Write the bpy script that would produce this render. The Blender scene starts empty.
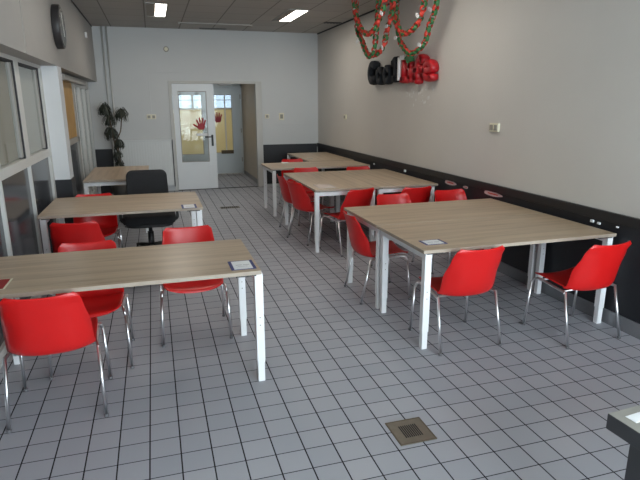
import bpy, bmesh, math, random
from mathutils import Vector, Matrix
random.seed(4)
S = bpy.context.scene
COL = S.collection
PI = math.pi

# ------------------------------------------------------------------ materials
def new_mat(name):
    m = bpy.data.materials.new(name); m.use_nodes = True
    return m, m.node_tree, m.node_tree.nodes['Principled BSDF']

def mat(name, col, rough=.5, metal=0, spec=.5, var=0, vscale=6, bump=0, bscale=40, emit=None, estr=0):
    m, nt, b = new_mat(name)
    b.inputs['Base Color'].default_value = (*col, 1)
    b.inputs['Roughness'].default_value = rough
    b.inputs['Metallic'].default_value = metal
    b.inputs['Specular IOR Level'].default_value = spec
    tc = nt.nodes.new('ShaderNodeTexCoord')
    if var:
        n = nt.nodes.new('ShaderNodeTexNoise'); n.inputs['Scale'].default_value = vscale; n.inputs['Detail'].default_value = 4
        nt.links.new(tc.outputs['Object'], n.inputs['Vector'])
        mx = nt.nodes.new('ShaderNodeMix'); mx.data_type = 'RGBA'
        mx.inputs['A'].default_value = (*[c*(1-var) for c in col], 1)
        mx.inputs['B'].default_value = (*[min(1, c*(1+var)) for c in col], 1)
        nt.links.new(n.outputs['Fac'], mx.inputs['Factor']); nt.links.new(mx.outputs['Result'], b.inputs['Base Color'])
    if bump:
        n2 = nt.nodes.new('ShaderNodeTexNoise'); n2.inputs['Scale'].default_value = bscale; n2.inputs['Detail'].default_value = 3
        nt.links.new(tc.outputs['Object'], n2.inputs['Vector'])
        bp = nt.nodes.new('ShaderNodeBump'); bp.inputs['Strength'].default_value = bump; bp.inputs['Distance'].default_value = .01
        nt.links.new(n2.outputs['Fac'], bp.inputs['Height']); nt.links.new(bp.outputs['Normal'], b.inputs['Normal'])
    if emit:
        b.inputs['Emission Color'].default_value = (*emit, 1); b.inputs['Emission Strength'].default_value = estr
    return m

def glass_mat(name, tint=(.95, .97, .96), refl=.12):
    m = bpy.data.materials.new(name); m.use_nodes = True; nt = m.node_tree; nt.nodes.clear()
    out = nt.nodes.new('ShaderNodeOutputMaterial'); mix = nt.nodes.new('ShaderNodeMixShader')
    t = nt.nodes.new('ShaderNodeBsdfTransparent'); t.inputs[0].default_value = (*tint, 1)
    g = nt.nodes.new('ShaderNodeBsdfGlossy'); g.inputs['Roughness'].default_value = .02
    lw = nt.nodes.new('ShaderNodeFresnel'); lw.inputs['IOR'].default_value = 1.35
    ge = nt.nodes.new('ShaderNodeNewGeometry'); inv = nt.nodes.new('ShaderNodeMath'); inv.operation = 'SUBTRACT'; inv.inputs[0].default_value = 1
    mu = nt.nodes.new('ShaderNodeMath'); mu.operation = 'MULTIPLY'
    nt.links.new(ge.outputs['Backfacing'], inv.inputs[1]); nt.links.new(inv.outputs[0], mu.inputs[0]); nt.links.new(lw.outputs[0], mu.inputs[1]); nt.links.new(mu.outputs[0], mix.inputs[0]); nt.links.new(t.outputs[0], mix.inputs[1]); nt.links.new(g.outputs[0], mix.inputs[2])
    nt.links.new(mix.outputs[0], out.inputs[0])
    return m

def math_node(nt, op, a, b=None):
    n = nt.nodes.new('ShaderNodeMath'); n.operation = op
    for i, v in enumerate((a, b)):
        if v is None: continue
        if isinstance(v, (int, float)): n.inputs[i].default_value = v
        else: nt.links.new(v, n.inputs[i])
    return n.outputs[0]

def grid_mat(name, px, py, ox, oy, wx, wy, tile_a, tile_b, groutx, grouty, rough, big=None, bumpd=.0):
    """tiles on a world-aligned grid: lines every px / py metres"""
    m, nt, b = new_mat(name)
    g = nt.nodes.new('ShaderNodeNewGeometry'); sp = nt.nodes.new('ShaderNodeSeparateXYZ')
    nt.links.new(g.outputs['Position'], sp.inputs[0])
    def line(o, p, off, w):
        u = math_node(nt, 'DIVIDE', math_node(nt, 'SUBTRACT', o, off - 50*p), p)
        fr = math_node(nt, 'FRACT', u)
        d = math_node(nt, 'ABSOLUTE', math_node(nt, 'SUBTRACT', fr, .5))
        return math_node(nt, 'GREATER_THAN', d, .5 - w/p/2), math_node(nt, 'FLOOR', u)
    lx, ix = line(sp.outputs['X'], px, ox, wx)
    ly, iy = line(sp.outputs['Y'], py, oy, wy)
    cb = nt.nodes.new('ShaderNodeCombineXYZ'); nt.links.new(ix, cb.inputs[0]); nt.links.new(iy, cb.inputs[1])
    wn = nt.nodes.new('ShaderNodeTexWhiteNoise'); nt.links.new(cb.outputs[0], wn.inputs['Vector'])
    ns = nt.nodes.new('ShaderNodeTexNoise'); ns.inputs['Scale'].default_value = 1.3; ns.inputs['Detail'].default_value = 5
    nt.links.new(g.outputs['Position'], ns.inputs['Vector'])
    f = math_node(nt, 'ADD', math_node(nt, 'MULTIPLY', wn.outputs['Value'], .55), math_node(nt, 'MULTIPLY', ns.outputs['Fac'], .45))
    mx = nt.nodes.new('ShaderNodeMix'); mx.data_type = 'RGBA'
    mx.inputs['A'].default_value = (*tile_a, 1); mx.inputs['B'].default_value = (*tile_b, 1)
    nt.links.new(f, mx.inputs['Factor'])
    prev = mx.outputs['Result']
    for l, c in ((ly, grouty), (lx, groutx)):
        m2 = nt.nodes.new('ShaderNodeMix'); m2.data_type = 'RGBA'
        nt.links.new(l, m2.inputs['Factor']); nt.links.new(prev, m2.inputs['A']); m2.inputs['B'].default_value = (*c, 1)
        prev = m2.outputs['Result']
    nt.links.new(prev, b.inputs['Base Color']); b.inputs['Specular IOR Level'].default_value = .16
    anyl = math_node(nt, 'MAXIMUM', lx, ly)
    r = math_node(nt, 'ADD', math_node(nt, 'MULTIPLY', anyl, .5), math_node(nt, 'ADD', math_node(nt, 'MULTIPLY', ns.outputs['Fac'], .12), rough))
    nt.links.new(r, b.inputs['Roughness'])
    if bumpd:
        bp = nt.nodes.new('ShaderNodeBump'); bp.inputs['Strength'].default_value = .6; bp.inputs['Distance'].default_value = bumpd
        nt.links.new(math_node(nt, 'SUBTRACT', 1, anyl), bp.inputs['Height']); nt.links.new(bp.outputs['Normal'], b.inputs['Normal'])
    return m

def wood_mat(name, axis=0):
    m, nt, b = new_mat(name)
    tc = nt.nodes.new('ShaderNodeTexCoord')
    oi = nt.nodes.new('ShaderNodeObjectInfo')
    mp = nt.nodes.new('ShaderNodeMapping')
    sc = [22, 22, 22]; sc[axis] = 1.1
    mp.inputs['Scale'].default_value = sc
    nt.links.new(tc.outputs['Object'], mp.inputs['Vector'])
    n = nt.nodes.new('ShaderNodeTexNoise'); n.noise_dimensions = '4D'; n.inputs['Scale'].default_value = 1; n.inputs['Detail'].default_value = 7; n.inputs['Roughness'].default_value = .65
    n.inputs['Distortion'].default_value = .4
    nt.links.new(mp.outputs[0], n.inputs['Vector'])
    nt.links.new(math_node(nt, 'MULTIPLY', oi.outputs['Random'], 30), n.inputs['W'])
    r = nt.nodes.new('ShaderNodeValToRGB')
    e = r.color_ramp.elements
    e[0].position = .28; e[0].color = (.31, .225, .15, 1)
    e[1].position = .74; e[1].color = (.58, .455, .325, 1)
    x = e.new(.5); x.color = (.47, .36, .25, 1)
    nt.links.new(n.outputs['Fac'], r.inputs[0]); nt.links.new(r.outputs[0], b.inputs['Base Color'])
    b.inputs['Roughness'].default_value = .33
    return m

M = {}
M['floor'] = grid_mat('floor_tiles', .15, .15, 0, 0, .0068, .0055, (.345, .358, .40), (.415, .42, .455), (.018, .017, .02), (.038, .036, .04), .38, bumpd=.0015)
M['ceiling'] = grid_mat('ceiling_tiles', .6, .6, -.31, .15, .018, .014, (.40, .385, .36), (.45, .43, .405), (.22, .21, .195), (.27, .26, .24), .8)
M['wall'] = mat('wall_paint', (.58, .56, .525), .75, var=.04, vscale=2, bump=.15, bscale=60)
M['wall_cool'] = mat('wall_paint_back', (.57, .585, .59), .75, var=.03, vscale=2, bump=.1, bscale=60)
M['header'] = mat('panel_grey', (.36, .35, .335), .6, var=.05, vscale=3)
M['column'] = mat('column_white', (.66, .68, .70), .7, var=.02)
M['dado'] = mat('dado_black', (.012, .013, .017), .5, var=.15, vscale=5)
M['dado_rail'] = mat('dado_rail', (.013, .0135, .016), .45)
M['plinth'] = mat('plinth_tile', (.18, .185, .2), .35, var=.1, vscale=9)
M['frame_white'] = mat('frame_white', (.62, .62, .6), .45, var=.03)
M['frame_grey'] = mat('frame_grey', (.36, .35, .33), .5, var=.05)
M['gasket'] = mat('gasket', (.02, .02, .025), .6)
M['door_white'] = mat('door_white', (.68, .71, .73), .4, var=.02)
M['inner_door'] = mat('inner_door', (.58, .64, .67), .4, var=.02)
M['yellow_wall'] = mat('yellow_wall', (.74, .63, .36), .7, var=.04)
M['cream_tile'] = mat('cream_tile', (.5, .44, .36), .5, var=.06)
M['glass'] = glass_mat('clear_glass')
M['sky_dimmer'] = glass_mat('sky_dimming_glass', (.22, .24, .26))  # tint added only to dim the sky behind the far window
M['dark_panel'] = mat('dark_glass_panel', (.045, .05, .06), .15, var=.15, vscale=2, spec=.3)
M['blind'] = mat('roller_blind', (.44, .42, .385), .8, var=.06, vscale=2)
M['blind_brown'] = mat('brown_blind', (.34, .30, .25), .8, var=.08, vscale=2)
M['ochre'] = mat('ochre_wood', (.46, .27, .08), .5, var=.2, vscale=4)
M['wood'] = wood_mat('oak_top')
M['wood_edge_lit'] = mat('oak_edge_lit', (.40, .335, .27), .5, var=.15, vscale=20)  # edge tone lightened to suggest window light catching it
M['white_metal'] = mat('white_metal', (.85, .86, .88), .35, var=.02)
M['black_plastic'] = mat('black_plastic', (.015, .015, .017), .45)
M['red'] = mat('red_plastic', (.60, .009, .009), .36, var=.04, vscale=3)
M['chrome'] = mat('chrome', (.80, .80, .82), .28, metal=1)
M['foot'] = mat('rubber_foot', (.15, .15, .16), .6)
M['fabric_black'] = mat('black_fabric', (.018, .0185, .021), .9, var=.3, vscale=90, bump=.3, bscale=300)
M['paper'] = mat('paper_white', (.78, .8, .82), .6)
M['navy'] = mat('navy_border', (.015, .028, .17), .5)
M['card_pink'] = mat('card_pink', (.55, .47, .43), .6)
M['red_mat'] = mat('red_card', (.35, .02, .02), .6)
M['ink'] = mat('ink', (.45, .45, .48), .7)
M['brass'] = mat('drain_metal', (.16, .14, .11), .45, metal=.4, var=.2, vscale=30)
M['hole'] = mat('drain_slot', (.01, .01, .01), .8)
M['lamp'] = mat('lamp_diffuser', (1, .97, .9), .5, emit=(1, .93, .82), estr=6)
M['reflector'] = mat('lamp_reflector', (.22, .19, .15), .5)
M['switch'] = mat('switch_plastic', (.75, .71, .55), .4)
M['switch_dark'] = mat('switch_grey', (.3, .29, .25), .5)  # darker grey beige for rockers, dial marks and bolts
M['clock_rim'] = mat('clock_rim', (.03, .028, .03), .4)
M['clock_face'] = mat('clock_face', (.055, .055, .06), .25)
M['clock_hand'] = mat('clock_hand', (.75, .75, .7), .4)
M['paper_red'] = mat('paper_red', (.62, .05, .03), .6)
M['paper_green'] = mat('paper_green', (.035, .17, .055), .6)
M['sign_black'] = mat('sign_black', (.008, .011, .016), .8, var=.2, vscale=10)
M['sign_red'] = mat('sign_red', (.42, .008, .014), .4, var=.1, vscale=10)
M['leaf'] = mat('dark_leaf', (.028, .034, .024), .6, var=.4, vscale=20)
M['stem'] = mat('stem', (.12, .09, .06), .8, var=.3, vscale=20)
M['pot'] = mat('pot', (.03, .028, .026), .6)
M['hand_red'] = mat('hand_red', (.36, .006, .015), .5)
M['counter_top'] = mat('counter_top', (.27, .265, .24), .45, var=.06, vscale=5)
M['counter_edge'] = mat('counter_edge', (.05, .051, .056), .5)
M['sticker'] = mat('sticker_pink', (.6, .42, .42), .6, var=.3, vscale=60)
M['grey_wall'] = mat('corridor_wall', (.3, .29, .27), .8)
M['radiator'] = mat('radiator_white', (.66, .68, .68), .45)
M['pipe'] = mat('pipe_paint', (.5, .5, .48), .5)
M['concrete'] = mat('outer_shell', (.4, .4, .4), .8)

# ------------------------------------------------------------------ mesh helpers
def box(bm, x0, x1, y0, y1, z0, z1, mi=0, mtx=None):
    vs = [bm.verts.new(v) for v in ((x0,y0,z0),(x1,y0,z0),(x1,y1,z0),(x0,y1,z0),(x0,y0,z1),(x1,y0,z1),(x1,y1,z1),(x0,y1,z1))]
    if mtx:
        for v in vs: v.co = mtx @ v.co
    fs = []
    for f in ((0,3,2,1),(4,5,6,7),(0,1,5,4),(1,2,6,5),(2,3,7,6),(3,0,4,7)):
        fc = bm.faces.new([vs[i] for i in f]); fc.material_index = mi; fs.append(fc)
    return fs

def prism(bm, pts, axis, a, b, mi=0):
    """polygon pts (2D) extruded along axis from a to b"""
    def P(u, v, w):
        return {'x': (w, u, v), 'y': (u, w, v), 'z': (u, v, w)}[axis]
    A = [bm.verts.new(P(u, v, a)) for u, v in pts]; B = [bm.verts.new(P(u, v, b)) for u, v in pts]
    n = len(pts)
    for f in [A, B] + [[A[i], A[(i+1) % n], B[(i+1) % n], B[i]] for i in range(n)]:
        fc = bm.faces.new(f); fc.material_index = mi

def rrect(w, h, r, n=5, cx=0, cy=0):
    pts = []
    for sx, sy, a0 in ((1, 1, 0), (-1, 1, 90), (-1, -1, 180), (1, -1, 270)):
        for k in range(n+1):
            a = math.radians(a0 + 90*k/n)
            pts.append((cx + sx*(w/2-r) + r*math.cos(a), cy + sy*(h/2-r) + r*math.sin(a)))
    return pts

def smooth_path(pts, n=6):
    P = [Vector(p) for p in pts]
    P = [P[0]*2-P[1]] + P + [P[-1]*2-P[-2]]
    out = []
    for i in range(1, len(P)-2):
        for k in range(n):
            t = k/n
            a, b, c, d = P[i-1:i+3]
            out.append(.5*((2*b)+(c-a)*t+(2*a-5*b+4*c-d)*t*t+(3*b-a-3*c+d)*t**3))
    out.append(P[-2])
    return out

def tube(bm, pts, r, seg=8, sx=1, mi=0, caps=True, rz=None):
    pts = [Vector(p) for p in pts]
    rings = []; up = None
    for i, p in enumerate(pts):
        d = (pts[min(i+1, len(pts)-1)] - pts[max(i-1, 0)]).normalized()
        if up is None:
            up = Vector((0, 0, 1)) if abs(d.z) < .9 else Vector((1, 0, 0))
        s = d.cross(up).normalized(); up = s.cross(d).normalized()
        rr = r[i] if isinstance(r, (list, tuple)) else r
        rings.append([bm.verts.new(p + s*rr*math.cos(2*PI*k/seg) + up*rr*math.sin(2*PI*k/seg)) for k in range(seg)])
    for a, b in zip(rings, rings[1:]):
        for k in range(seg):
            f = bm.faces.new((a[k], a[(k+1) % seg], b[(k+1) % seg], b[k])); f.smooth = True; f.material_index = mi
    if caps:
        bm.faces.new(rings[0]).material_index = mi; bm.faces.new(rings[-1]).material_index = mi

def cyl(bm, c, r, h, axis='z', seg=24, mi=0, r2=None):
    c = Vector(c); r2 = r if r2 is None else r2
    def P(a, rr, w):
        u, v = rr*math.cos(a), rr*math.sin(a)
        return c + Vector({'x': (w, u, v), 'y': (u, w, v), 'z': (u, v, w)}[axis])
    A = [bm.verts.new(P(2*PI*k/seg, r, 0)) for k in range(seg)]; B = [bm.verts.new(P(2*PI*k/seg, r2, h)) for k in range(seg)]
    for k in range(seg):
        f = bm.faces.new((A[k], A[(k+1) % seg], B[(k+1) % seg], B[k])); f.smooth = True; f.material_index = mi
    bm.faces.new(A).material_index = mi; bm.faces.new(B).material_index = mi

def obj(name, bm, mats, parent=None, loc=None, bevel=0, label=None):
    bmesh.ops.recalc_face_normals(bm, faces=bm.faces)
    me = bpy.data.meshes.new(name); bm.to_mesh(me); bm.free()
    for m in (mats if isinstance(mats, (list, tuple)) else [mats]): me.materials.append(M[m] if isinstance(m, str) else m)
    o = bpy.data.objects.new(name, me); COL.objects.link(o)
    if parent: o.parent = parent
    if loc: o.location = loc
    if bevel:
        b = o.modifiers.new('bevel', 'BEVEL'); b.width = bevel; b.segments = 2; b.limit_method = 'ANGLE'
    if label: o['label'] = label
    return o

def boxes(name, lst, mats, parent=None, bevel=0, label=None, loc=None):
    bm = bmesh.new()
    for b in lst: box(bm, *b)
    return obj(name, bm, mats, parent, loc, bevel, label)

def tag(o, label, cat, group=None, kind=None):
    o['label'] = label; o['category'] = cat
    if group: o['group'] = group
    if kind: o['kind'] = kind
    return o

def struct(o, label):
    o['kind'] = 'structure'; o['label'] = label
    return o

def thing(name, label, cat, loc=(0, 0, 0), rz=0, group=None):
    o = bpy.data.objects.new(name, None); COL.objects.link(o); o.empty_display_size = .1
    o.location = loc; o.rotation_euler = (0, 0, rz)
    return tag(o, label, cat, group)

def dup(root, label, loc, rz=0, group=None):
    def cp(o, par):
        c = o.copy(); COL.objects.link(c)
        if par: c.parent = par
        for ch in list(o.children): cp(ch, c)
        return c
    r = cp(root, None); r.location = loc; r.rotation_euler = (0, 0, rz); r['label'] = label
    if group: r['group'] = group
    return r

# ------------------------------------------------------------------ room shell
XR, XL, YB, YF, H = 3.62, -.64, 8.79, -3.8, 3.06
XW = -.80
struct(boxes('floor', [(-1.8, 3.8, -4.0, YB, -.1, 0)], 'floor'), 'grey square floor tiles with dark joints')
struct(boxes('ceiling', [(-1.8, 3.8, -4.0, YB+.15, H, H+.1)], 'ceiling'), 'brown grey suspended ceiling of square panels')
struct(boxes('wall_right', [(XR, XR+.15, -4.0, YB+.15, 0, H)], 'wall'), 'off white plastered right wall')

# back wall with door opening
DX0, DX1, DZ = .66, 2.33, 2.10
struct(boxes('wall_back', [(-1.8, DX0, YB, YB+.15, 0, H), (DX1, XR, YB, YB+.15, 0, H), (DX0, DX1, YB, YB+.15, DZ, H)], 'wall_cool'), 'white back wall with double doorway')
# dark dado panelling
bm = bmesh.new(); box(bm, XR-.012, XR, YF, YB, .11, .80)
o = obj('trim_1', bm, 'dado'); struct(o, 'black dado panelling along the right wall')
bm = bmesh.new(); box(bm, XR-.03, XR, YF, YB-.012, .80, .875)
struct(obj('trim_2', bm, 'dado_rail', bevel=.004), 'black rail capping the dado on the right wall')
bm = bmesh.new(); box(bm, DX1+.10, XR-.03, YB-.012, YB, .05, .865)
struct(obj('trim_3', bm, 'dado'), 'black dado between the doorway and the right wall')
bm = bmesh.new(); box(bm, XW, -.44, YB-.012, YB, 0, .86)
struct(obj('trim_4', bm, 'dado'), 'black dado in the far left corner')
struct(boxes('baseboard_right', [(XR-.022, XR, YF, YB-.012, 0, .11)], 'plinth', bevel=.003), 'grey tiled skirting at the foot of the right wall')

# left: header beam, column, glazed fronts
bm = bmesh.new(); box(bm, -.98, XL, YF, YB, 2.09, H)
box(bm, XL-.003, XL+.004, 2.735, 2.747, 2.09, H, 1)
box(bm, XL-.003, XL+.004, -.3, -.288, 2.09, H, 1)
struct(obj('wall_left', bm, ['header', 'frame_grey']), 'pale grey boarded bulkhead above the glazed front on the left')
bm = bmesh.new(); box(bm, -.98, XL, 4.25, 4.52, 0, 2.09)
col_o = struct(obj('trim_5', bm, 'column'), 'white column between the two glazed fronts')
bm = bmesh.new(); box(bm, XW+.002, XL+.012, 4.238, 4.25, 0, .88); box(bm, XL, XL+.012, 4.25, 4.53, 0, .88)
struct(obj('trim_6', bm, 'dado'), 'black dado at the foot of the white column')
struct(boxes('wall_corridor', [(-1.8, -1.7, -4.0, YB, 0, H)], 'grey_wall'), 'dim corridor wall behind the glazed front')

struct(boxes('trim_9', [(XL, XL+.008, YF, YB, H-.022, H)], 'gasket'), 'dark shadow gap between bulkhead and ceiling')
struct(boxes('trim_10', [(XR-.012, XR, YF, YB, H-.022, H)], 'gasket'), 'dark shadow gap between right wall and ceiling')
# window_1 near run of glazing : y from YF to 4.25
w1 = boxes('window_1', [(-.87, XW, YF, 4.25, 2.055, 2.09), (-.87, XW, YF, 4.25, 1.155, 1.235), (-.87, XW, YF, 4.25, 0, .09)], 'frame_white')
struct(w1, 'white framed glazing with dark lower panels left of the tables')
posts = [-3.24, -2.17, -1.10, -.03, 1.04, 2.10, 3.13]
for y in posts:
    boxes('mullion', [(-.87, XW+.002, y-.11, y+.05, 1.235, 2.055)], 'frame_white', w1)
    boxes('mullion', [(-.87, XW+.002, y-.012, y+.018, .09, 1.155)], 'frame_white', w1)
ed = [YF] + posts + [4.19]
boxes('mullion', [(-.87, XW+.002, 4.16, 4.25, .09, 2.055)], 'frame_white', w1)
for i, (a, b) in enumerate(zip(ed, ed[1:])):
    a2, b2 = a+.04, b-.11 if i < len(ed)-2 else b-.1
    s = boxes('sash_frame', [(-.85, XW-.012, b2-.10, b2-.035, 1.25, 2.04)], 'frame_grey', w1)
    boxes('gasket', [(-.85, XW-.002, b2-.035, b2, 1.235, 2.055)], 'gasket', s)
    boxes('gasket', [(-.85, XW-.002, a2, b2-.035, 2.035, 2.055)], 'gasket', s)
    boxes('pane', [(-.835, -.829, a2, b2-.1, 1.235, 2.04)], 'glass', w1)
    boxes('lower_panel', [(-.84, -.825, a+.018, b-.012, .09, 1.155)], 'dark_panel', w1, label='dark reflecting lower panel')
    boxes('roller_blind', [(-.847, -.843, a2, b2-.06, 1.24, 2.05)], 'blind' if i == len(ed)-2 else 'blind_brown', w1)

# window_2: beyond the column, ochre pane above, dark below
w2 = boxes('window_2', [(-.87, XW, 4.52, 6.75, 2.04, 2.09), (-.87, XW, 4.52, 6.75, 1.15, 1.23), (-.87, XW, 4.52, 6.75, 0, .08),
                        (-.87, XW, 4.52, 4.6, .08, 2.04), (-.87, XW, 6.62, 6.75, .08, 2.04)], 'frame_grey')
struct(w2, 'grey frame filled with an ochre board, beyond the column')
boxes('ochre_board', [(-.84, -.815, 4.6, 6.62, 1.23, 2.04)], 'ochre', w2, label='ochre board filling the upper part')
boxes('lower_panel', [(-.84, -.825, 4.6, 6.62, .08, 1.15)], 'dark_panel', w2)
# door_3: tall glazed door leaves at the far end of the left wall
d3 = boxes('door_3', [(-.87, XW, 6.75, YB, 2.04, 2.09)], 'frame_white')
struct(d3, 'tall narrow glazed door leaves at the far end of the left wall')
for y0, y1 in ((6.77, 7.42), (7.44, 8.09), (8.11, 8.77)):
    lf = boxes('door_leaf', [(-.86, XW+.005, y0, y0+.06, 0, 2.04), (-.86, XW+.005, y1-.06, y1, 0, 2.04), (-.86, XW+.004, y0+.06, y1-.06, 1.95, 2.04), (-.86, XW+.004, y0+.06, y1-.06, 0, .2)], 'frame_white', d3)
    boxes('pane', [(-.835, -.829, y0+.06, y1-.06, .2, 1.95)], 'glass', lf)
    boxes('panel_blind', [(-.85, -.845, y0+.06, y1-.06, .2, 1.95)], 'dark_panel', d3)
boxes('blind_box', [(-.80, -.72, 5.3, 7.7, 1.99, 2.06)], 'frame_grey', w2, bevel=.006, label='grey blind box under the bulkhead')

# rear wall behind the viewer with windows (daylight)
WX0, WX1, WZ0, WZ1 = .75, 3.50, .12, 2.85
struct(boxes('wall_front', [(-1.8, WX0, -3.95, YF, 0, H), (WX1, 3.8, -3.95, YF, 0, H), (WX0, WX1, -3.95, YF, 0, WZ0), (WX0, WX1, -3.95, YF, WZ1, H)], 'wall'), 'white wall with windows behind the viewer')
w3l = [(WX0, WX1, -3.9, -3.84, WZ0, WZ0+.06), (WX0, WX1, -3.9, -3.84, WZ1-.06, WZ1), (WX0, WX1, -3.9, -3.84, 1.35, 1.4)]
for k in range(5):
    x = WX0 + (WX1-WX0-.06)*k/4
    w3l.append((x, x+.06, -3.9, -3.84, WZ0, WZ1))
w3 = struct(boxes('window_3', w3l, 'frame_white'), 'wide white framed window behind the viewer')
for k in range(4):
    x = WX0 + (WX1-WX0-.06)*k/4
    boxes('pane', [(x+.06, x+(WX1-WX0-.06)/4, -3.873, -3.867, WZ0+.06, WZ1-.06)], 'glass', w3)

# vestibule and room beyond the doorway
VX1 = 2.38
struct(boxes('floor_vestibule', [(-.2, 3.2, YB, 14.2, -.1, 0)], 'floor'), 'tiled floor continuing through the doorway')
struct(boxes('wall_vestibule', [(VX1, VX1+.1, YB+.15, 11.08, 0, 2.4), (.45, .6, YB+.15, 11.08, 0, 2.4)], 'cream_tile'), 'cream side wall of the entrance lobby')
struct(boxes('baseboard_vestibule', [(VX1-.012, VX1, YB+.15, 11.0, 0, .09)], 'plinth'), 'grey skirting in the lobby')
struct(boxes('ceiling_vestibule', [(-.2, 3.2, YB+.15, 14.2, 2.4, 2.5)], 'wall'), 'lobby ceiling')
struct(boxes('wall_lobby_front', [(.45, VX1+.1, 11.08, 11.16, 2.062, 2.4), (-.2, .6, 11.08, 11.16, 0, 2.4), (VX1-.02, 3.2, 11.08, 11.16, 0, 2.4)], 'inner_door'), 'partition at the far side of the lobby')
struct(boxes('wall_lobby_side', [(-.25, -.2, 11.1, 14.2, 0, 2.5), (3.2, 3.25, 11.1, 14.2, 0, 2.5)], 'yellow_wall'), 'yellow side walls beyond the lobby')
struct(boxes('wall_far', [(-.2, 3.2, 14.1, 14.2, 0, 1.52), (-.2, .3, 14.1, 14.2, 1.52, 2.4), (2.9, 3.2, 14.1, 14.2, 1.52, 2.4), (.3, 2.9, 14.1, 14.2, 2.25, 2.4)], 'yellow_wall'), 'yellow wall under a bright strip window beyond the lobby')
struct(boxes('window_4', [(.3, 2.9, 14.12, 14.16, 1.52, 1.57), (.3, 2.9, 14.12, 14.16, 2.2, 2.25), (.3, .36, 14.12, 14.16, 1.57, 2.2), (2.84, 2.9, 14.12, 14.16, 1.57, 2.2), (1.4, 1.46, 14.12, 14.16, 1.57, 2.2), (.3, 2.9, 14.12, 14.16, 1.78, 1.80)], 'frame_grey'), 'strip window seen through the door glass')

boxes('pane', [(.36, 2.84, 14.135, 14.139, 1.57, 2.2)], 'sky_dimmer', bpy.data.objects['window_4'])
# door frame
fr = boxes('trim_7', [(DX0-.04, DX0+.025, YB-.02, YB+.10, 0, DZ+.02), (DX1-.025, DX1+.10, YB-.025, YB+.10, 0, DZ+.02), (DX0+.025, DX1-.025, YB-.02, YB+.10, DZ-.03, DZ+.02)], 'pipe', bevel=.004)
struct(fr, 'painted frame around the double doorway')
struct(boxes('trim_8', [(DX0, DX1, YB-.0, YB+.06, 0, .006)], 'gasket'), 'dark threshold of the doorway')

def hand_shape(bm, cx, cz, y0, y1, s):
    prism(bm, [(cx+s*x, cz+s*z) for x, z in ((-.35,-.5),(.3,-.5),(.5,-.1),(.45,.1),(-.4,.12),(-.52,-.1))], 'y', y0, y1)
    for x, z, a, L in ((-.3,.05,18,.62),(-.08,.1,6,.72),(.14,.1,-6,.68),(.34,.02,-18,.56),(-.42,-.2,55,.55)):
        a = math.radians(a); d = Vector((-math.sin(a), math.cos(a))); n = Vector((d.y, -d.x))*.125
        p = Vector((x, z)); q = p+d*L*1.2
        pts = [p+n, p-n, q-n*.8, q+d*.06, q+n*.8]
        prism(bm, [(cx+s*v.x, cz+s*v.y) for v in pts], 'y', y0, y1)

def glazed_leaf(name, x0, x1, y, z1, gx0, gx1, gz0, gz1, m, lab):
    L = [(x0, gx0, y, y+.045, .015, z1), (gx1, x1, y, y+.045, .015, z1), (gx0, gx1, y, y+.045, .015, gz0), (gx0, gx1, y, y+.045, gz1, z1)]
    d = struct(boxes(name, L, m, bevel=.002), lab)
    boxes('pane', [(gx0, gx1, y+.02, y+.026, gz0, gz1)], 'glass', d)
    boxes('glazing_bead', [(gx0, gx0+.015, y-.006, y, gz0, gz1), (gx1-.015, gx1, y-.006, y, gz0, gz1), (gx0+.015, gx1-.015, y-.006, y, gz0, gz0+.015), (gx0+.015, gx1-.015, y-.006, y, gz1-.015, gz1)], 'frame_grey', d)
    return d
d1 = glazed_leaf('door_1', DX0+.03, 1.475, YB-.015, DZ-.035, .79, 1.33, .56, 1.93, 'door_white', 'white glazed door leaf, closed, with red hand sticker')
bm = bmesh.new(); tube(bm, [(1.405, YB-.02, 1.05), (1.405, YB-.065, 1.05)], .01); tube(bm, [(1.405, YB-.065, 1.05), (1.26, YB-.065, 1.05)], .011)
box(bm, 1.385, 1.425, YB-.03, YB-.015, .87, 1.09)
obj('door_handle', bm, 'black_plastic', d1, label='dark red and black lever handle')
bm = bmesh.new(); hand_shape(bm, 1.20, 1.27, YB-.004, YB+.001, .155); o = obj('hand_sticker', bm, 'hand_red', d1, label='red hand shaped sticker')
boxes('label_strip', [(1.10, 1.34, YB-.004, YB+.001, 1.07, 1.12)], 'paper', d1, label='white paper strip on the glass')

d2 = glazed_leaf('door_2', 1.55, 2.35, 11.09, 2.06, 1.62, 2.14, .52, 1.90, 'inner_door', 'grey glazed inner door beyond the doorway')
boxes('glazing_bar', [(1.955, 1.985, 11.08, 11.09, .52, 1.9)], 'frame_white', d2)
bm = bmesh.new(); hand_shape(bm, 1.80, 1.33, 11.103, 11.108, .16); obj('hand_sticker', bm, 'hand_red', d2)
boxes('letter_plate', [(1.84, 2.14, 11.07, 11.09, .50, .585)], 'stem', d2, label='brown letter plate')
boxes('hinge', [(2.335, 2.355, 11.07, 11.09, z, z+.1) for z in (.3, 1.0, 1.8)], 'frame_grey', d2)
d4 = glazed_leaf('door_4', .62, 1.53, 11.09, 2.06, .72, 1.43, .5, 1.90, 'inner_door', 'second leaf of the inner door, seen through glass')
ws = thing('wall_lamp', 'small white oblong lamp above the inner door', 'lamp', (2.0, 11.03, 2.10))
boxes('lamp_body', [(-.16, .16, -.05, .05, 0, .05)], 'paper', ws, bevel=.01)

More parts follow.
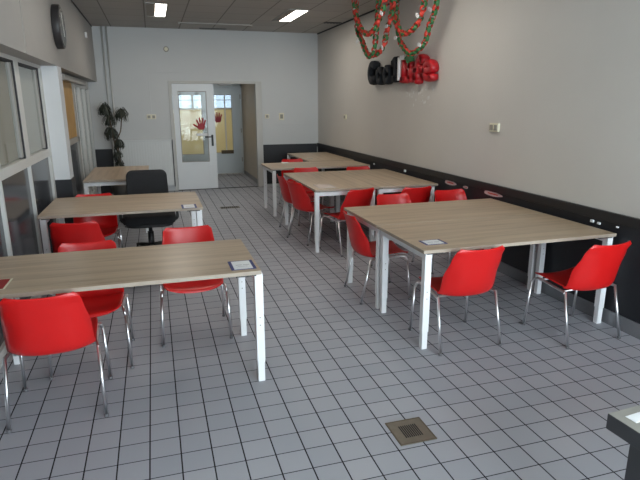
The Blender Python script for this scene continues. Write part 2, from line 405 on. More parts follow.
# ------------------------------------------------------------------ back wall fittings
def wall_plate(name, label, cat, x, z, w, h, n=1, group=None):
    t = thing(name, label, cat, (x, YB, z), 0, group)
    boxes('cover', [(-w/2, w/2, -.022, 0, -h/2, h/2)], 'switch', t, bevel=.004)
    for k in range(n):
        c = (-w/2 + w*(k+.5)/n)
        boxes('rocker', [(c-w/n*.3, c+w/n*.3, -.03, -.022, -h*.3, h*.3)], 'switch_dark', t, bevel=.002)
    return t
wall_plate('wall_socket', 'pale double wall socket left of the doors', 'socket', .27, 1.45, .17, .09, 2)
wall_plate('light_switch', 'small grey light switch right of the doorway', 'light switch', 2.53, 1.435, .085, .085, 1)
wall_plate('thermostat', 'taller white thermostat right of the doorway light switch', 'thermostat', 2.83, 1.43, .10, .14, 1)
t = thing('smoke_detector', 'round pale smoke detector high on the back wall', 'detector', (.632, YB, 2.69))
bm = bmesh.new(); cyl(bm, (0, -.03, 0), .05, .03, 'y'); obj('base', bm, 'switch_dark', t)
bm = bmesh.new(); cyl(bm, (0, -.045, 0), .033, .015, 'y'); obj('sensor_cap', bm, 'switch', t)
# conduit (surface cable) and pipes
bm = bmesh.new(); box(bm, .27, .282, YB-.012, YB, 1.5, 2.28); box(bm, .282, 1.1, YB-.012, YB, 2.268, 2.28)
tag(obj('cable_duct', bm, 'wall_cool', bevel=.002), 'thin white cable duct running up and across the back wall above the socket', 'cable duct')
bm = bmesh.new(); box(bm, 2.68, 3.5, YB-.014, YB, 1.27, 1.282)
tag(obj('cable_duct', bm, 'wall_cool', bevel=.002), 'thin horizontal white duct below the thermostat', 'cable duct')
for x, lab in ((-.475, 'left one of two thin vertical heating pipes in the far left corner'), (-.395, 'right one of the two thin vertical heating pipes in the far left corner')):
    bm = bmesh.new(); cyl(bm, (x, YB-.04, .1), .013, H-.1, 'z', 12)
    for z in (.6, 1.6, 2.6): box(bm, x-.02, x+.02, YB-.04, YB, z, z+.015)
    tag(obj('heating_pipe', bm, 'pipe'), lab, 'pipe', 'heating pipes')
# radiator
t = thing('radiator', 'wide white ribbed radiator under the socket, left of the doors', 'radiator', (.11, YB-.01, .12))
bm = bmesh.new()
box(bm, -.47, .50, -.07, -.03, 0, .88)
for k in range(19):
    x = -.465 + k*.05
    box(bm, x+.008, x+.042, -.082, -.07, .02, .86)
obj('panel', bm, 'radiator', t, bevel=.003)
boxes('top_grille', [(-.475, .505, -.09, -.02, .88, .90)], 'radiator', t)
boxes('side_cover', [(.505, .52, -.09, -.005, -.02, .9)], 'black_plastic', t, label='dark edge strip')
for bx in (-.3, .26): boxes('bracket', [(bx, bx+.04, -.03, .008, .2, .7), (bx, bx+.04, -.05, -.02, -.12, .2)], 'radiator', t)

# right wall fittings
def rplate(name, label, cat, y, z, w, h, n):
    t = thing(name, label, cat, (XR, y, z))
    boxes('cover', [(-.025, 0, -w/2, w/2, -h/2, h/2)], 'switch', t, bevel=.004)
    for k in range(n):
        c = -w/2 + w*(k+.5)/n
        boxes('rocker', [(-.032, -.025, c-w/n*.32, c+w/n*.32, -h*.32, h*.32)], 'switch_dark', t, bevel=.002)
rplate('light_switch', 'cream double light switch on the right wall above the near right tables', 'light switch', 2.52, 1.448, .15, .085, 2)
rplate('wall_plug', 'small cream box on the right wall near its far end', 'box', 7.05, 1.45, .11, .085, 1)

def blob(y, z, w, h, label, m='sticker'):
    bm = bmesh.new()
    pts = [(y+w/2*math.cos(a)*(1+.12*math.sin(3*a+y*7)), z+h/2*math.sin(a)) for a in [2*PI*k/18 for k in range(18)]]
    prism(bm, pts, 'x', XR-.034 if z > .8 else XR-.015, XR-.03 if z > .8 else XR-.012)
    box(bm, XR-.0155, XR-.015, y-w*.3, y+w*.25, z-h*.12, z+h*.12, 1)
    return tag(obj('sticker', bm, [m, 'paper_red']), label, 'sticker', 'stickers on the dado')
blob(3.32, .775, .26, .055, 'pink oval sticker on the dado, above the right far red chair')
blob(2.98, .77, .10, .03, 'small pale sticker just right of the pink oval one')
blob(2.47, .775, .32, .05, 'long pink and white sticker on the dado, nearest of the stickers')
def wsock(y, z, s, label):
    bm = bmesh.new(); box(bm, XR-.028, XR-.012, y-s, y+s, z-s*.7, z+s*.7)
    tag(obj('wall_hook', bm, 'paper', bevel=.003), label, 'hook', 'white wall hooks')
wsock(4.53, .775, .024, 'larger white hook on the dado above the middle right tables')
wsock(5.65, .755, .016, 'farthest white hook on the dado, past the middle right tables')
wsock(1.10, .772, .016, 'left of the two close white hooks beyond the corner of the near right table')
wsock(1.03, .768, .013, 'right of the two close white hooks beyond the corner of the near right table')
wsock(.85, .775, .009, 'tiny white hook nearest to the viewer on the right dado')

# clock on the bulkhead
t = thing('wall_clock', 'round dark wall clock with pale hands on the bulkhead', 'clock', (XL, 4.42, 2.50))
bm = bmesh.new(); cyl(bm, (.0, 0, 0), .225, .075, 'x', 40); obj('case', bm, 'clock_rim', t, bevel=.008)
bm = bmesh.new(); cyl(bm, (.075, 0, 0), .205, .004, 'x', 40); obj('dial', bm, 'clock_face', t)
for k in range(12):
    bm = bmesh.new()
    a = k*PI/6; mt = Matrix.Rotation(-a, 4, 'X')
    w = .012 if k % 3 else .018
    box(bm, .079, .081, -w/2, w/2, .165, .19, 0, mt)
    obj('hour_mark', bm, 'switch_dark', t)
for nm, a, L, w in (('hour_hand', 200, .10, .022), ('minute_hand', 20, .15, .014)):
    bm = bmesh.new(); box(bm, .082, .085, -w/2, w/2, -.02, L, 0, Matrix.Rotation(math.radians(a), 4, 'X')); obj(nm, bm, 'clock_hand', t)
bm = bmesh.new(); box(bm, XL, XL+.03, 7.45, 7.55, 2.72, 2.80)
tag(obj('sensor', bm, 'paper', bevel=.006), 'small white sensor box on the bulkhead beyond the clock', 'sensor')

# ceiling lights
def ceil_light(x0, x1, xs, yl, label):
    t = thing('ceiling_light', label, 'ceiling light', ((x0+x1)/2, yl, H), 0, 'ceiling lights')
    c = (x0+x1)/2; a, b, s = x0-c, x1-c, xs-c
    boxes('frame', [(a, a+.012, -.6, .6, -.012, 0), (b-.012, b, -.6, .6, -.012, 0), (a+.012, b-.012, -.6, -.585, -.012, 0), (a+.012, b-.012, .585, .6, -.012, 0)], 'frame_grey', t)
    boxes('reflector', [(a+.012, s, -.585, .585, -.006, 0)], 'reflector', t, label='brown reflector half')
    boxes('diffuser', [(s, b-.012, -.585, .585, -.008, 0)], 'lamp', t, label='lit white diffuser')
for yl, where in ((6.7, 'in view near the back wall'), (3.1, 'above the tables')):
    ceil_light(.31, .615, .45, yl, 'left lit strip light in the ceiling, ' + where)
    ceil_light(2.36, 2.68, 2.49, yl, 'right lit strip light in the ceiling, ' + where)
bm = bmesh.new(); box(bm, .84, 2.13, 7.89, 7.91, H-.018, H); box(bm, .84, .86, 7.87, 7.93, H-.035, H); box(bm, 2.11, 2.13, 7.87, 7.93, H-.035, H)
tag(obj('curtain_rail', bm, 'frame_grey'), 'thin pale rail fixed across the ceiling near the back wall', 'rail')
bm = bmesh.new()
box(bm, 1.25, 1.75, 8.55, 8.62, H-.006, H)
for k in range(10): box(bm, 1.26+k*.049, 1.29+k*.049, 8.54, 8.63, H-.009, H-.006)
tag(obj('ceiling_vent', bm, 'black_plastic'), 'dark slotted vent in the ceiling above the doors', 'vent')
bm = bmesh.new(); box(bm, 3.28, 3.58, 7.2, 7.32, H-.008, H); 
for k in range(5): box(bm, 3.29+k*.058, 3.32+k*.058, 7.19, 7.33, H-.012, H-.008)
tag(obj('ceiling_vent', bm, 'black_plastic'), 'dark vent in the ceiling beside the right wall', 'vent')

# floor drains
def drain(x, y, s, label, cat='drain'):
    t = thing('floor_drain', label, cat, (x, y, 0), 0, None)
    h = s/2
    boxes('plate', [(-h, h, -h, h, 0, .004)], 'brass', t)
    boxes('rim', [(-h, h, -h, -h+.006, .004, .006), (-h, h, h-.006, h, .004, .006), (-h, -h+.006, -h+.006, h-.006, .004, .006), (h-.006, h, -h+.006, h-.006, .004, .006)], 'stem', t)
    n = 9; bm = bmesh.new()
    for k in range(n):
        xx = -h*.45 + h*.9*k/(n-1)
        box(bm, xx-h*.028, xx+h*.028, -h*.5, h*.5, .004, .0055)
    obj('slots', bm, 'hole', t)
drain(1.478, -.02, .205, 'square brown metal drain with slots in the near floor')
t = thing('floor_drain', 'distant dark drain in the aisle before the doors', 'drain', (1.42, 6.64, 0))
boxes('plate', [(-.16, .16, -.08, .08, 0, .004)], 'brass', t)
boxes('slots', [(-.14+.035*k, -.12+.035*k, -.06, .06, .004, .005) for k in range(8)], 'hole', t)

# ------------------------------------------------------------------ tables
R = math.radians
TH = .742
def make_table(label, w=1.6, d=.80, dx=.025):
    t = thing('dining_table', label, 'table', (0, 0, 0), 0, 'oak topped tables')
    bm = bmesh.new(); box(bm, -w/2, w/2, -d/2, d/2, TH-.024, TH)
    for f in bm.faces:
        if abs(f.normal.z) < .5: f.material_index = 1
    bmesh.ops.recalc_face_normals(bm, faces=bm.faces)
    for f in bm.faces: f.material_index = 0 if abs(f.normal.z) > .5 else 1
    obj('tabletop', bm, ['wood', 'wood_edge_lit'], t, bevel=.0015)
    ix, iy, L, dy = .01, .02, .05, .02
    zt = TH-.032
    x0, x1, y0, y1 = -w/2+ix+dx, w/2-ix+dx, -d/2+iy+dy, d/2-iy+dy
    boxes('frame', [(x0, x0+.05, y0, y1, zt-.045, zt), (x1-.05, x1, y0, y1, zt-.045, zt), (x0+.05, x1-.05, -.03, .03, zt-.045, zt)], 'white_metal', t, bevel=.002)
    for sx in (-1, 1):
        for sy in (-1, 1):
            boxes('spacer', [(sx*(w/2-.09)-.06, sx*(w/2-.09)+.06, sy*(d/2-.035)-.03, sy*(d/2-.035)+.03, zt, zt+.008)], 'black_plastic', t, label='black spacer block under the top')
    for sx in (-1, 1):
        for sy in (-1, 1):
            xa = x0 if sx < 0 else x1-L; ya = y0 if sy < 0 else y1-L
            lg = boxes('leg', [(xa, xa+L, ya, ya+L, .13, zt-.045)], 'white_metal', t, bevel=.003)
            boxes('leg_foot', [(xa+.004, xa+L-.004, ya+.004, ya+L-.004, 0, .13)], 'white_metal', lg, bevel=.002)
            for z in (.38, .43):
                bm = bmesh.new(); cyl(bm, (xa+L/2, ya-.001, z), .004, .002, 'y', 8); obj('bolt', bm, 'switch_dark', lg)
    return t
T0 = make_table('near left table with a white card by its right end')
T0.location = (.035, 1.10, 0)
tables = [
 ('farthest left table, set endwise beside the dry plant', (-.225, 5.93, 0), PI/2),
 ('front one of the two near right tables, with a card on its corner', (2.75, 1.20, 0), 0),
 ('rear one of the two near right tables, behind the one with the card', (2.75, 2.01, 0), 0),
 ('third right table, standing across behind the middle pair', (2.73, 6.04, 0), 0),
 ('farthest right table, set endwise along the wall', (3.17, 7.28, 0), PI/2)]
for lab, loc, rz in tables: dup(T0, lab, loc, rz)
T2 = make_table('left one of the two endwise middle right tables, with a card on its corner', 1.6, .775, .0)
T2.location = (2.38, 4.29, 0); T2.rotation_euler = (0, 0, PI/2)
dup(T2, 'right one of the two endwise middle right tables, along the dado', (3.158, 4.29, 0), PI/2)
T1 = make_table('second left table, before the black office chair', 1.43, 1.0, 0)
T1.location = (-.03, 3.33, 0)

# cards lying on the tables
def card(x, y, w, d, rz, label, border='navy', inner='paper', bw=.019, lines=True):
    t = thing('placemat', label, 'placemat', (x, y, TH), rz, None)
    boxes('border', [(-w/2, w/2, -d/2, d/2, 0, .0015)], border, t)
    boxes('sheet', [(-w/2+bw, w/2-bw, -d/2+bw*.6, d/2-bw*.6, .0015, .0022)], inner, t)
    if lines:
        bm = bmesh.new()
        for k, (a, b) in enumerate(((-.25, .0), (.05, .3))):
            box(bm, w*a, w*b, -.006, .004, .0022, .0026)
        box(bm, -w*.2, w*.2, -.035, -.03, .0022, .0026)
        obj('print', bm, 'ink', t)
card(.742, .845, .15, .19, 0, 'white card with navy patterned border on the near left table')
card(.56, 2.925, .14, .20, 0, 'white card with dark border on the second left table')
card(2.115, .985, .165, .13, 0, 'white card with dark border at the corner of the near right tables')
card(2.175, 3.74, .20, .30, 0, 'pale card at the corner of the middle right tables', 'ink', 'card_pink', .012, False)
card(-.66, .885, .25, .19, .0, 'dark red card with pale edge at the left end of the near left table', 'switch', 'red_mat', .01, False)
card(2.33, 6.40, .12, .15, 0, 'tiny white card on the third right table', 'paper', 'paper', .01, False)
card(2.90, 6.9, .1, .1, 0, 'small grey card on the farthest right table', 'ink', 'switch_dark', .01, False)

# ------------------------------------------------------------------ red shell chairs
def shell_bm():
    prof = smooth_path([(0, .228, .385), (0, .210, .408), (0, .12, .412), (0, 0, .402), (0, -.10, .394), (0, -.170, .396), (0, -.212, .425), (0, -.236, .50), (0, -.257, .60), (0, -.276, .69), (0, -.292, .758)], 4)
    n = len(prof); U = 16
    Ls = [0]
    for a, b in zip(prof, prof[1:]): Ls.append(Ls[-1]+(b-a).length)
    T = Ls[-1]
    bm = bmesh.new(); rows = []
    for i, p in enumerate(prof):
        d = (prof[min(i+1, n-1)]-prof[max(i-1, 0)]).normalized()
        N = Vector((0, d.z, -d.y)); N = Vector((0, -d.z, d.y)) if False else N   # points towards the sitter
        s = Ls[i]
        def interp(tab):
            for (s0, v0), (s1, v1) in zip(tab, tab[1:]):
                if s <= s1: k = (s-s0)/(s1-s0); k = k*k*(3-2*k); return v0+(v1-v0)*k
            return tab[-1][1]
        half = interp([(0, .210), (.15*T, .222), (.45*T, .226), (.7*T, .220), (T, .192)])
        dep = interp([(0, .0), (.12*T, .0), (.40*T, .0), (.56*T, .085), (.72*T, .09), (.9*T, .05), (T, .022)])
        rise = interp([(0, .022), (.15*T, .026), (.42*T, .030), (.55*T, .012), (.8*T, 0), (T, 0)])
        r0 = .065; e = s
        if e < r0: half -= r0*(1-math.sqrt(max(0, 1-((r0-e)/r0)**2)))
        r1 = .028; e = T-s
        if e < r1: half -= r1*(1-math.sqrt(max(0, 1-((r1-e)/r1)**2)))
        row = []
        for k in range(U+1):
            u = -1+2*k/U
            q = p + Vector((0, dep*abs(u)**2.8, rise*abs(u)**2.2)) + Vector((u*half*(1-.03*abs(u)**3), 0, 0))
            if i == n-1: q.z += .012*u*u-.004
            row.append(bm.verts.new(q))
        rows.append(row)
    for a, b in zip(rows, rows[1:]):
        for k in range(U):
            bm.faces.new((a[k], a[k+1], b[k+1], b[k])).smooth = True
    return bm

def make_chair(label):
    t = thing('shell_chair', label, 'chair', (0, 0, 0), 0, 'red shell chairs')
    sh = obj('seat_shell', shell_bm(), 'red', t)
    so = sh.modifiers.new('solid', 'SOLIDIFY'); so.thickness = .007; so.offset = 0
    be = sh.modifiers.new('bevel', 'BEVEL'); be.width = .002; be.segments = 1
    for sx in (-1, 1):
        bm = bmesh.new()
        tube(bm, smooth_path([(sx*.234, -.140, .386), (sx*.226, -.10, .388), (sx*.215, -.02, .390), (sx*.212, .12, .403), (sx*.224, .175, .398), (sx*.229, .195, .365)], 5), .0098, 10)
        obj('side_rail', bm, 'chrome', t)
        for sy in (-1, 1):
            bm = bmesh.new()
            y0, zl = (-.140, .392) if sy < 0 else (.195, .368)
            tube(bm, [(sx*.232, y0, zl), (sx*.243, sy*.226, .012)], .0098, 10)
            lg = obj('leg', bm, 'chrome', t)
            bm = bmesh.new(); tube(bm, [(sx*.2425, sy*.2255, .016), (sx*.2432, sy*.2265, 0)], .0125, 10)
            obj('rubber_foot', bm, 'foot', lg)
    for y, z in ((-.09, .380), (.12, .402)):
        bm = bmesh.new(); tube(bm, [(-.2, y, z), (.2, y, z)], .008, 8); obj('stretcher', bm, 'chrome', t)
    return t
R = math.radians
chairs = [
 ('nearest red chair on the left, back to the viewer at the near left table', (-.33, .835), 1),
 ('red chair tucked under the far left part of the near left table', (-.21, 1.39), 181),
 ('red chair at the far side of the near left table, near its right end', (.485, 1.665), 180),
 ('red chair, back to the viewer, at the near side of the second left table', (-.37, 2.67), -5),
 ('red chair tucked behind the second left table, left of the office chair', (-.37, 3.60), 181),
 ('red shell chair in front of the near right tables, beside the white front leg', (2.31, .955), 1),
 ('rightmost red shell chair, at the wall end of the near right tables', (3.215, .79), 3),
 ('red chair at the left end of the near right tables, seen in profile', (2.14, 2.03), -93),
 ('left one of the two red chairs at the far side of the near right tables', (2.66, 2.60), 180),
 ('right one of the two red chairs at the far side of the near right tables', (3.37, 2.66), 180),
 ('red chair turned askew at the front left of the middle right tables', (2.40, 3.55), 17),
 ('red chair at the front of the middle right tables, right of the askew one', (3.13, 3.50), 2),
 ('nearer one of the two red chairs along the left side of the middle tables', (2.14, 4.15), -73),
 ('farther one of the two red chairs along the left side of the middle tables', (2.13, 4.71), -88),
 ('left one of the two red chairs between the middle and third right tables', (2.42, 5.19), 180),
 ('right one of the two red chairs between the middle and third right tables', (3.21, 5.08), 180),
 ('farthest red chair, behind the third right table', (2.54, 6.50), 180)]
C0 = make_chair(chairs[0][0]); C0.location = (*chairs[0][1], 0); C0.rotation_euler = (0, 0, R(chairs[0][2]))
for lab, (x, y), a in chairs[1:]: dup(C0, lab, (x, y, 0), R(a))

# ------------------------------------------------------------------ office chair
t = thing('office_chair', 'black fabric swivel chair behind the second left table', 'office chair', (.17, 4.06, 0), R(180))
bm = bmesh.new(); prism(bm, rrect(.58, .50, .13, 6), 'z', .385, .485); obj('seat', bm, 'fabric_black', t, bevel=.03)
bm = bmesh.new(); prism(bm, rrect(.52, .45, .14, 6), 'z', .355, .39); obj('seat_pan', bm, 'black_plastic', t, bevel=.008)
bm = bmesh.new(); prism(bm, rrect(.47, .50, .07, 6, 0, .69), 'y', -.03, .03)
for v in bm.verts: v.co.y += -.27 - .10*(v.co.z-.5) + .25*v.co.x**2; v.co.x *= 1-.12*(v.co.z-.72)
bk = obj('backrest', bm, 'fabric_black', t, bevel=.02)
bm = bmesh.new(); tube(bm, smooth_path([(0, -.10, .385), (0, -.26, .38), (0, -.33, .44), (0, -.335, .68)], 5), .022, 8); obj('back_support', bm, 'black_plastic', t)
for sx in (-1, 1):
    bm = bmesh.new(); tube(bm, smooth_path([(sx*.18, 0, .388), (sx*.30, 0, .40), (sx*.31, -.01, .50), (sx*.31, -.03, .62)], 5), .015, 8)
    a = obj('armrest', bm, 'black_plastic', t)
    bm = bmesh.new(); prism(bm, rrect(.065, .24, .03, 4, sx*.31, -.01), 'z', .615, .64); obj('arm_pad', bm, 'black_plastic', a, bevel=.006)
bm = bmesh.new(); cyl(bm, (0, 0, .07), .034, .2, 'z', 16); cyl(bm, (0, 0, .27), .022, .11, 'z', 16); obj('gas_column', bm, 'black_plastic', t)
bm = bmesh.new(); tube(bm, [(.1, .05, .37), (.27, .08, .355)], .007, 6); obj('lever', bm, 'black_plastic', t)
for k in range(5):
    a = 2*PI*k/5+.3; c, s = math.cos(a), math.sin(a)
    bm = bmesh.new(); tube(bm, [(0.02*c, .02*s, .10), (.2*c, .2*s, .085), (.29*c, .29*s, .07)], [.028, .022, .016], 8)
    l = obj('base_arm', bm, 'black_plastic', t)
    bm = bmesh.new(); cyl(bm, (.29*c-.012, .29*s, .027), .027, .024, 'x', 16); cyl(bm, (.29*c, .29*s, .04), .008, .035, 'z', 8); obj('caster', bm, 'black_plastic', l)

# ------------------------------------------------------------------ grey counter at lower right
t = thing('side_table', 'grey topped table with thick dark edge cut off at the lower right corner', 'table', (1.588, -1.118, 0), R(3))
bm = bmesh.new(); box(bm, 0, 1.3, -.75, 0, .695, .75)
bmesh.ops.recalc_face_normals(bm, faces=bm.faces)
for f in bm.faces: f.material_index = 0 if f.normal.z > .5 else 1
obj('tabletop', bm, ['counter_top', 'counter_edge'], t, bevel=.003)
for x in (.025, 1.14):
    for y in (-.60, -.07):
        boxes('leg', [(x-.0, x+.05, y-.05, y, 0, .695)], 'counter_edge', t, bevel=.002)
boxes('side_panel', [(.04, .06, -.60, -.12, .05, .69)], 'counter_edge', t)
c2 = card(1.745, -1.158, .24, .038, R(6), 'white paper strip on the grey side table', 'paper', 'paper', .004, False)
for o in bpy.data.objects:
    if o.get('label') == 'white paper strip on the grey side table': o.location.z = .75; o.name = 'paper_strip'; o['category'] = 'paper'

# ------------------------------------------------------------------ plant
t = thing('potted_plant', 'tall dry dark dragon tree with drooping leaf tufts in the far left corner', 'plant', (-.36, 8.0, 0))
bm = bmesh.new(); cyl(bm, (0, 0, 0), .12, .28, 'z', 24, r2=.16); obj('pot', bm, 'pot', t)
bm = bmesh.new(); cyl(bm, (0, 0, .275), .14, .008, 'z', 24); obj('soil', bm, 'stem', t)
bm = bmesh.new()
tube(bm, smooth_path([(.02, 0, .28), (.04, 0, .7), (-.03, 0, 1.05), (-.06, 0, 1.35), (-.09, 0, 1.58)], 5), .014, 8)
tube(bm, smooth_path([(-.03, 0, 1.02), (.08, 0, 1.2), (.12, 0, 1.4), (.13, 0, 1.50)], 5), .010, 8)
tube(bm, smooth_path([(.0, 0, .28), (-.01, .02, .6), (.03, .02, .9), (.0, .02, 1.0)], 5), .010, 8)
obj('stem', bm, 'stem', t)
rnd = random.Random(7)
for (cx, cz, rr, n) in ((-.13, 1.60, .13, 46), (-.08, 1.42, .12, 40), (.13, 1.52, .13, 44), (-.07, 1.20, .13, 42), (.04, 1.00, .10, 30), (.0, .82, .09, 26), (.03, .66, .08, 22)):
    bm = bmesh.new()
    for k in range(int(n*1.5)):
        a = rnd.uniform(0, 2*PI); up = rnd.uniform(.2, .8)*rr; L = rr*rnd.uniform(.55, 1.1); dr = rnd.uniform(.4, 1.1)*rr
        c, s = math.cos(a), math.sin(a); base = Vector((cx, 0, cz+rnd.uniform(-.05, .03)))
        pts = smooth_path([base, base+Vector((c*L*.4, s*L*.4, up)), base+Vector((c*L*.85, s*L*.85, up*.4-dr*.1)), base+Vector((c*L, s*L, -dr*.55)), base+Vector((c*L*.65, s*L*.65, -dr*.8))], 3)
        w = rnd.uniform(.005, .011); prev = None
        side = Vector((-s, c, 0))
        for j, p in enumerate(pts):
            ww = w*math.sin(PI*min(.97, (j+.6)/(len(pts))))+.001
            cur = (bm.verts.new(p-side*ww), bm.verts.new(p+Vector((0, 0, ww*.5))), bm.verts.new(p+side*ww))
            if prev:
                bm.faces.new((prev[0], prev[1], cur[1], cur[0])).smooth = True; bm.faces.new((prev[1], prev[2], cur[2], cur[1])).smooth = True
            prev = cur
    obj('leaf_tuft', bm, 'leaf', t)

# ------------------------------------------------------------------ paper chain garlands
def ring_mesh(name, m):
    bm = bmesh.new(); seg = 14; ro, ri, w = .034, .031, .021
    V = [[bm.verts.new((r*math.cos(2*PI*k/seg)*1.15, z, r*math.sin(2*PI*k/seg))) for k in range(seg)] for r, z in ((ro, -w), (ro, w), (ri, w), (ri, -w))]
    for a in range(4):
        for k in range(seg):
            A, B = V[a], V[(a+1) % 4]
            bm.faces.new((A[k], A[(k+1) % seg], B[(k+1) % seg], B[k])).smooth = True
    bmesh.ops.recalc_face_normals(bm, faces=bm.faces)
    me = bpy.data.meshes.new(name); bm.to_mesh(me); bm.free(); me.materials.append(M[m]); return me
RR, RG = ring_mesh('paper_link', 'paper_red'), ring_mesh('paper_link', 'paper_green')
def garland(label, X, pts, tags, mode=0):
    t = thing('paper_chain', label, 'garland', (X, pts[0][0], pts[0][1]), 0, 'paper chains')
    base = Vector((X, *pts[0]))
    P = smooth_path([(X, a, b) for a, b in pts], 12)
    step = .052; acc = 0; i = 0; prev = P[0]; out = [(P[0], P[1]-P[0])]
    for q in P[1:]:
        d = (q-prev).length
        while acc + d >= step:
            k = (step-acc)/d; prev = prev+(q-prev)*k; out.append((prev.copy(), q-out[-1][0])); d = (q-prev).length; acc = 0
        acc += d; prev = q
    for i, (p, d) in enumerate(out):
        red = (i % 2 == 0) if mode == 0 else (i % 3 != 1)
        o = bpy.data.objects.new('paper_link', RR if red else RG); COL.objects.link(o); o.parent = t
        o.location = p-base
        d = d.normalized(); q = Vector((1, 0, 0)).rotation_difference(d)
        o.rotation_mode = 'QUATERNION'
        from mathutils import Quaternion
        o.rotation_quaternion = q @ Quaternion((1, 0, 0), (PI/2*(i % 2))+.5+.3*math.sin(i*2.1))
    for (a, b, r) in tags:
        bm = bmesh.new(); prism(bm, [(y, z) for y, z in rrect(.085, .04, .018, 4)], 'x', -.004, .004)
        o = obj('paper_tag', bm, 'paper', t, (-.036, a-base.y, b-base.z), label='white paper tag'); o.rotation_euler = (R(r), 0, 0)
garland('leftmost red and green paper chain, a short loop near the ceiling', 3.0,
        [(5.009, 3.02), (4.981, 2.89), (4.824, 2.695), (4.603, 2.571), (4.43, 2.544), (4.269, 2.59), (4.149, 2.678), (4.033, 2.761), (3.981, 2.863), (3.96, 3.03)], [(4.0, 2.72, 30)], 1)
garland('paper chain whose low loop ends left of the sign, behind the leftmost chain', 3.1,
        [(5.20, 3.03), (5.19, 2.86), (5.13, 2.66), (4.98, 2.53), (4.755, 2.315), (4.61, 2.30), (4.51, 2.39), (4.47, 2.58), (4.43, 2.755), (4.38, 3.03)], [(5.05, 2.52, -30), (5.2, 2.95, 0)])
garland('paper chain rising steeply from the low left loop', 3.2,
        [(5.0, 2.345), (4.84, 2.32), (4.65, 2.325), (4.45, 2.41), (4.36, 2.57), (4.25, 2.725), (4.2, 2.85), (4.17, 3.03)], [(4.42, 2.38, 40), (4.3, 2.62, 0)], 1)
garland('upper paper chain loop over the right half of the sign', 3.3,
        [(4.46, 3.03), (4.453, 2.955), (4.396, 2.781), (4.218, 2.582), (4.07, 2.512), (3.881, 2.519), (3.706, 2.585), (3.617, 2.685), (3.563, 2.807), (3.53, 3.03)], [(3.66, 2.66, 30), (4.24, 2.48, 0)], 1)
garland('longest paper chain loop, its bottom touching the top of the sign', 3.42,
        [(4.60, 3.03), (4.57, 2.93), (4.55, 2.75), (4.47, 2.51), (4.33, 2.385), (4.155, 2.295), (3.94, 2.305), (3.745, 2.385), (3.66, 2.545), (3.555, 2.665), (3.50, 2.80), (3.46, 3.03)], [(3.60, 2.72, 25), (3.82, 2.36, 20)])

# ------------------------------------------------------------------ sign 'Cool life'
SY, SZ = 5.84, 1.955      # left end, baseline; u runs toward -y
t = thing('wall_sign', 'chunky black and red lettering reading Cool life on the right wall', 'sign', (XR, SY, SZ))
def letter(strokes, r, m, flat=.055):
    bm = bmesh.new()
    for st in strokes:
        pts = smooth_path([(0, -u, v) for u, v in st], 5) if len(st) > 2 else [Vector((0, -u, v)) for u, v in st]
        # rounded ends
        tube(bm, pts, r, 12)
        for e in (pts[0], pts[-1]):
            bmesh.ops.create_uvsphere(bm, u_segments=12, v_segments=8, radius=r, matrix=Matrix.Translation(e))
    for v in bm.verts:
        v.co.y = v.co.y*.92 - .03
        v.co.x = max(-1, min(1, v.co.x/r*1.7))*flat - flat
    for f in bm.faces: f.smooth = True
    return obj('letter', bm, m, t)
def ell(cx, cy, a, b, a0=0, a1=360, n=14):
    return [(cx+a*math.cos(R(a0+(a1-a0)*k/n)), cy+b*math.sin(R(a0+(a1-a0)*k/n))) for k in range(n+1)]
letter([ell(.20, .18, .13, .125, 50, 310)], .054, 'sign_black')
letter([ell(.50, .125, .075, .085)], .047, 'sign_black')
letter([ell(.78, .13, .085, .09)], .047, 'sign_black')
letter([[(1.0, .27), (1.10, .30), (1.10, .07)], [(1.02, .06), (1.18, .06)]], .047, 'sign_black')
letter([[(1.37, .04), (1.37, .30)], [(1.33, .04), (1.45, .04)]], .048, 'sign_red')
letter([[(1.60, .04), (1.60, .20)], [(1.55, .20), (1.60, .21)]], .048, 'sign_red')
letter([[(1.80, .02), (1.81, .22), (1.89, .275), (1.96, .25)], [(1.74, .14), (1.93, .14)]], .054, 'sign_red')
letter([[(2.02, .12), (2.21, .13), (2.20, .18), (2.12, .21), (2.03, .16), (2.03, .08), (2.11, .03), (2.22, .04)]], .043, 'sign_red')
boxes('divider', [(-.12, 0, -1.22, -1.165, .03, .33)], 'paper', t, bevel=.01, label='white vertical stripe')
bm = bmesh.new(); prism(bm, rrect(.13, .055, .026, 5, -1.33, .315), 'x', -.135, -.06); obj('hat_trim', bm, 'paper', t, label='white fluffy pill shape')
bm = bmesh.new()
pts = [(-1.52+.09*math.cos(a)*(1+.22*math.cos(5*a)), .30+.055*math.sin(a)*(1+.22*math.cos(5*a))) for a in [2*PI*k/40 for k in range(40)]]
prism(bm, pts, 'x', -.135, -.09); obj('holly_leaf', bm, 'paper_green', t, label='green holly leaf')
bm = bmesh.new(); rnd = random.Random(3)
for k in range(26):
    y = 4.62-rnd.uniform(0, .8); z = 1.72+rnd.uniform(-.08, .14)
    box(bm, XR-.003, XR, y, y+.018, z, z+rnd.uniform(.01, .04))
tag(obj('glue_marks', bm, 'frame_white'), 'faint pale glue marks on the wall under the sign', 'glue marks', kind='stuff')

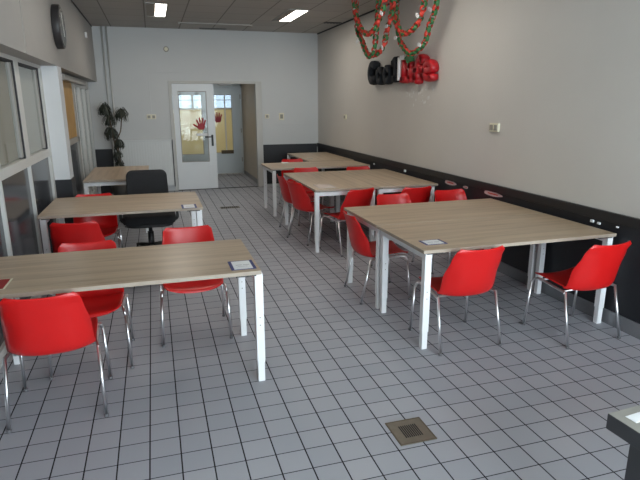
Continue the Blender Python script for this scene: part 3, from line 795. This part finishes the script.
# ------------------------------------------------------------------ light
W = bpy.data.worlds.new('World'); S.world = W; W.use_nodes = True
bg = W.node_tree.nodes['Background']; bg.inputs[0].default_value = (.84, .92, 1, 1); bg.inputs[1].default_value = 10.5
def portal(name, loc, rot, sx, sy):
    l = bpy.data.lights.new(name, 'AREA'); l.shape = 'RECTANGLE'; l.size = sx; l.size_y = sy; l.cycles.is_portal = True
    o = bpy.data.objects.new(name, l); COL.objects.link(o); o.location = loc; o.rotation_euler = rot
portal('daylight_portal', ((WX0+WX1)/2, -3.94, (WZ0+WZ1)/2), (PI/2, 0, 0), WX1-WX0, WZ1-WZ0)   # faces +y
portal('daylight_portal', (1.6, 14.19, 1.88), (-PI/2, 0, 0), 2.6, .73)
for x, y in [(x, y) for x in (.53, 2.58) for y in (6.7, 3.1)]:
    l = bpy.data.lights.new('strip_lamp', 'AREA'); l.shape = 'RECTANGLE'; l.size = .14; l.size_y = 1.15; l.energy = 5; l.color = (1, .93, .84)
    o = bpy.data.objects.new('strip_lamp', l); COL.objects.link(o); o.location = (x, y, H-.02)

l = bpy.data.lights.new('lobby_fill', 'AREA'); l.shape = 'RECTANGLE'; l.size = .9; l.size_y = .3; l.energy = 14; l.color = (1, .95, .88)  # unseen fill light, added to brighten the yellow walls beyond the lobby
o = bpy.data.objects.new('lobby_fill', l); COL.objects.link(o); o.location = (1.5, 12.7, 2.39)
l = bpy.data.lights.new('lobby_fill', 'AREA'); l.shape = 'RECTANGLE'; l.size = .5; l.size_y = .3; l.energy = 1.5; l.color = (1, .95, .88)  # weak fill without a fixture, added to lift the lobby walls
o = bpy.data.objects.new('lobby_fill', l); COL.objects.link(o); o.location = (1.5, 10.0, 2.39)
# ------------------------------------------------------------------ camera
cam = bpy.data.cameras.new('camera'); co = bpy.data.objects.new('camera', cam); COL.objects.link(co)
r = Vector((0.95663414, -0.29126476, -0.00399409)); u = Vector((0.07580545, 0.23569049, 0.96886714)); f = Vector((0.28125549, 0.92715416, -0.24754902))
co.matrix_world = Matrix(((r.x, u.x, -f.x, .28916), (r.y, u.y, -f.y, -2.29201), (r.z, u.z, -f.z, 1.69846), (0, 0, 0, 1)))
cam.sensor_width = 36; cam.lens = 536.88/640*36; cam.clip_start = .05; cam.clip_end = 100
S.camera = co
S.view_settings.view_transform = 'Standard'; S.view_settings.look = 'None'; S.view_settings.gamma = 1; S.view_settings.use_curve_mapping = False
S.view_settings.exposure = .78
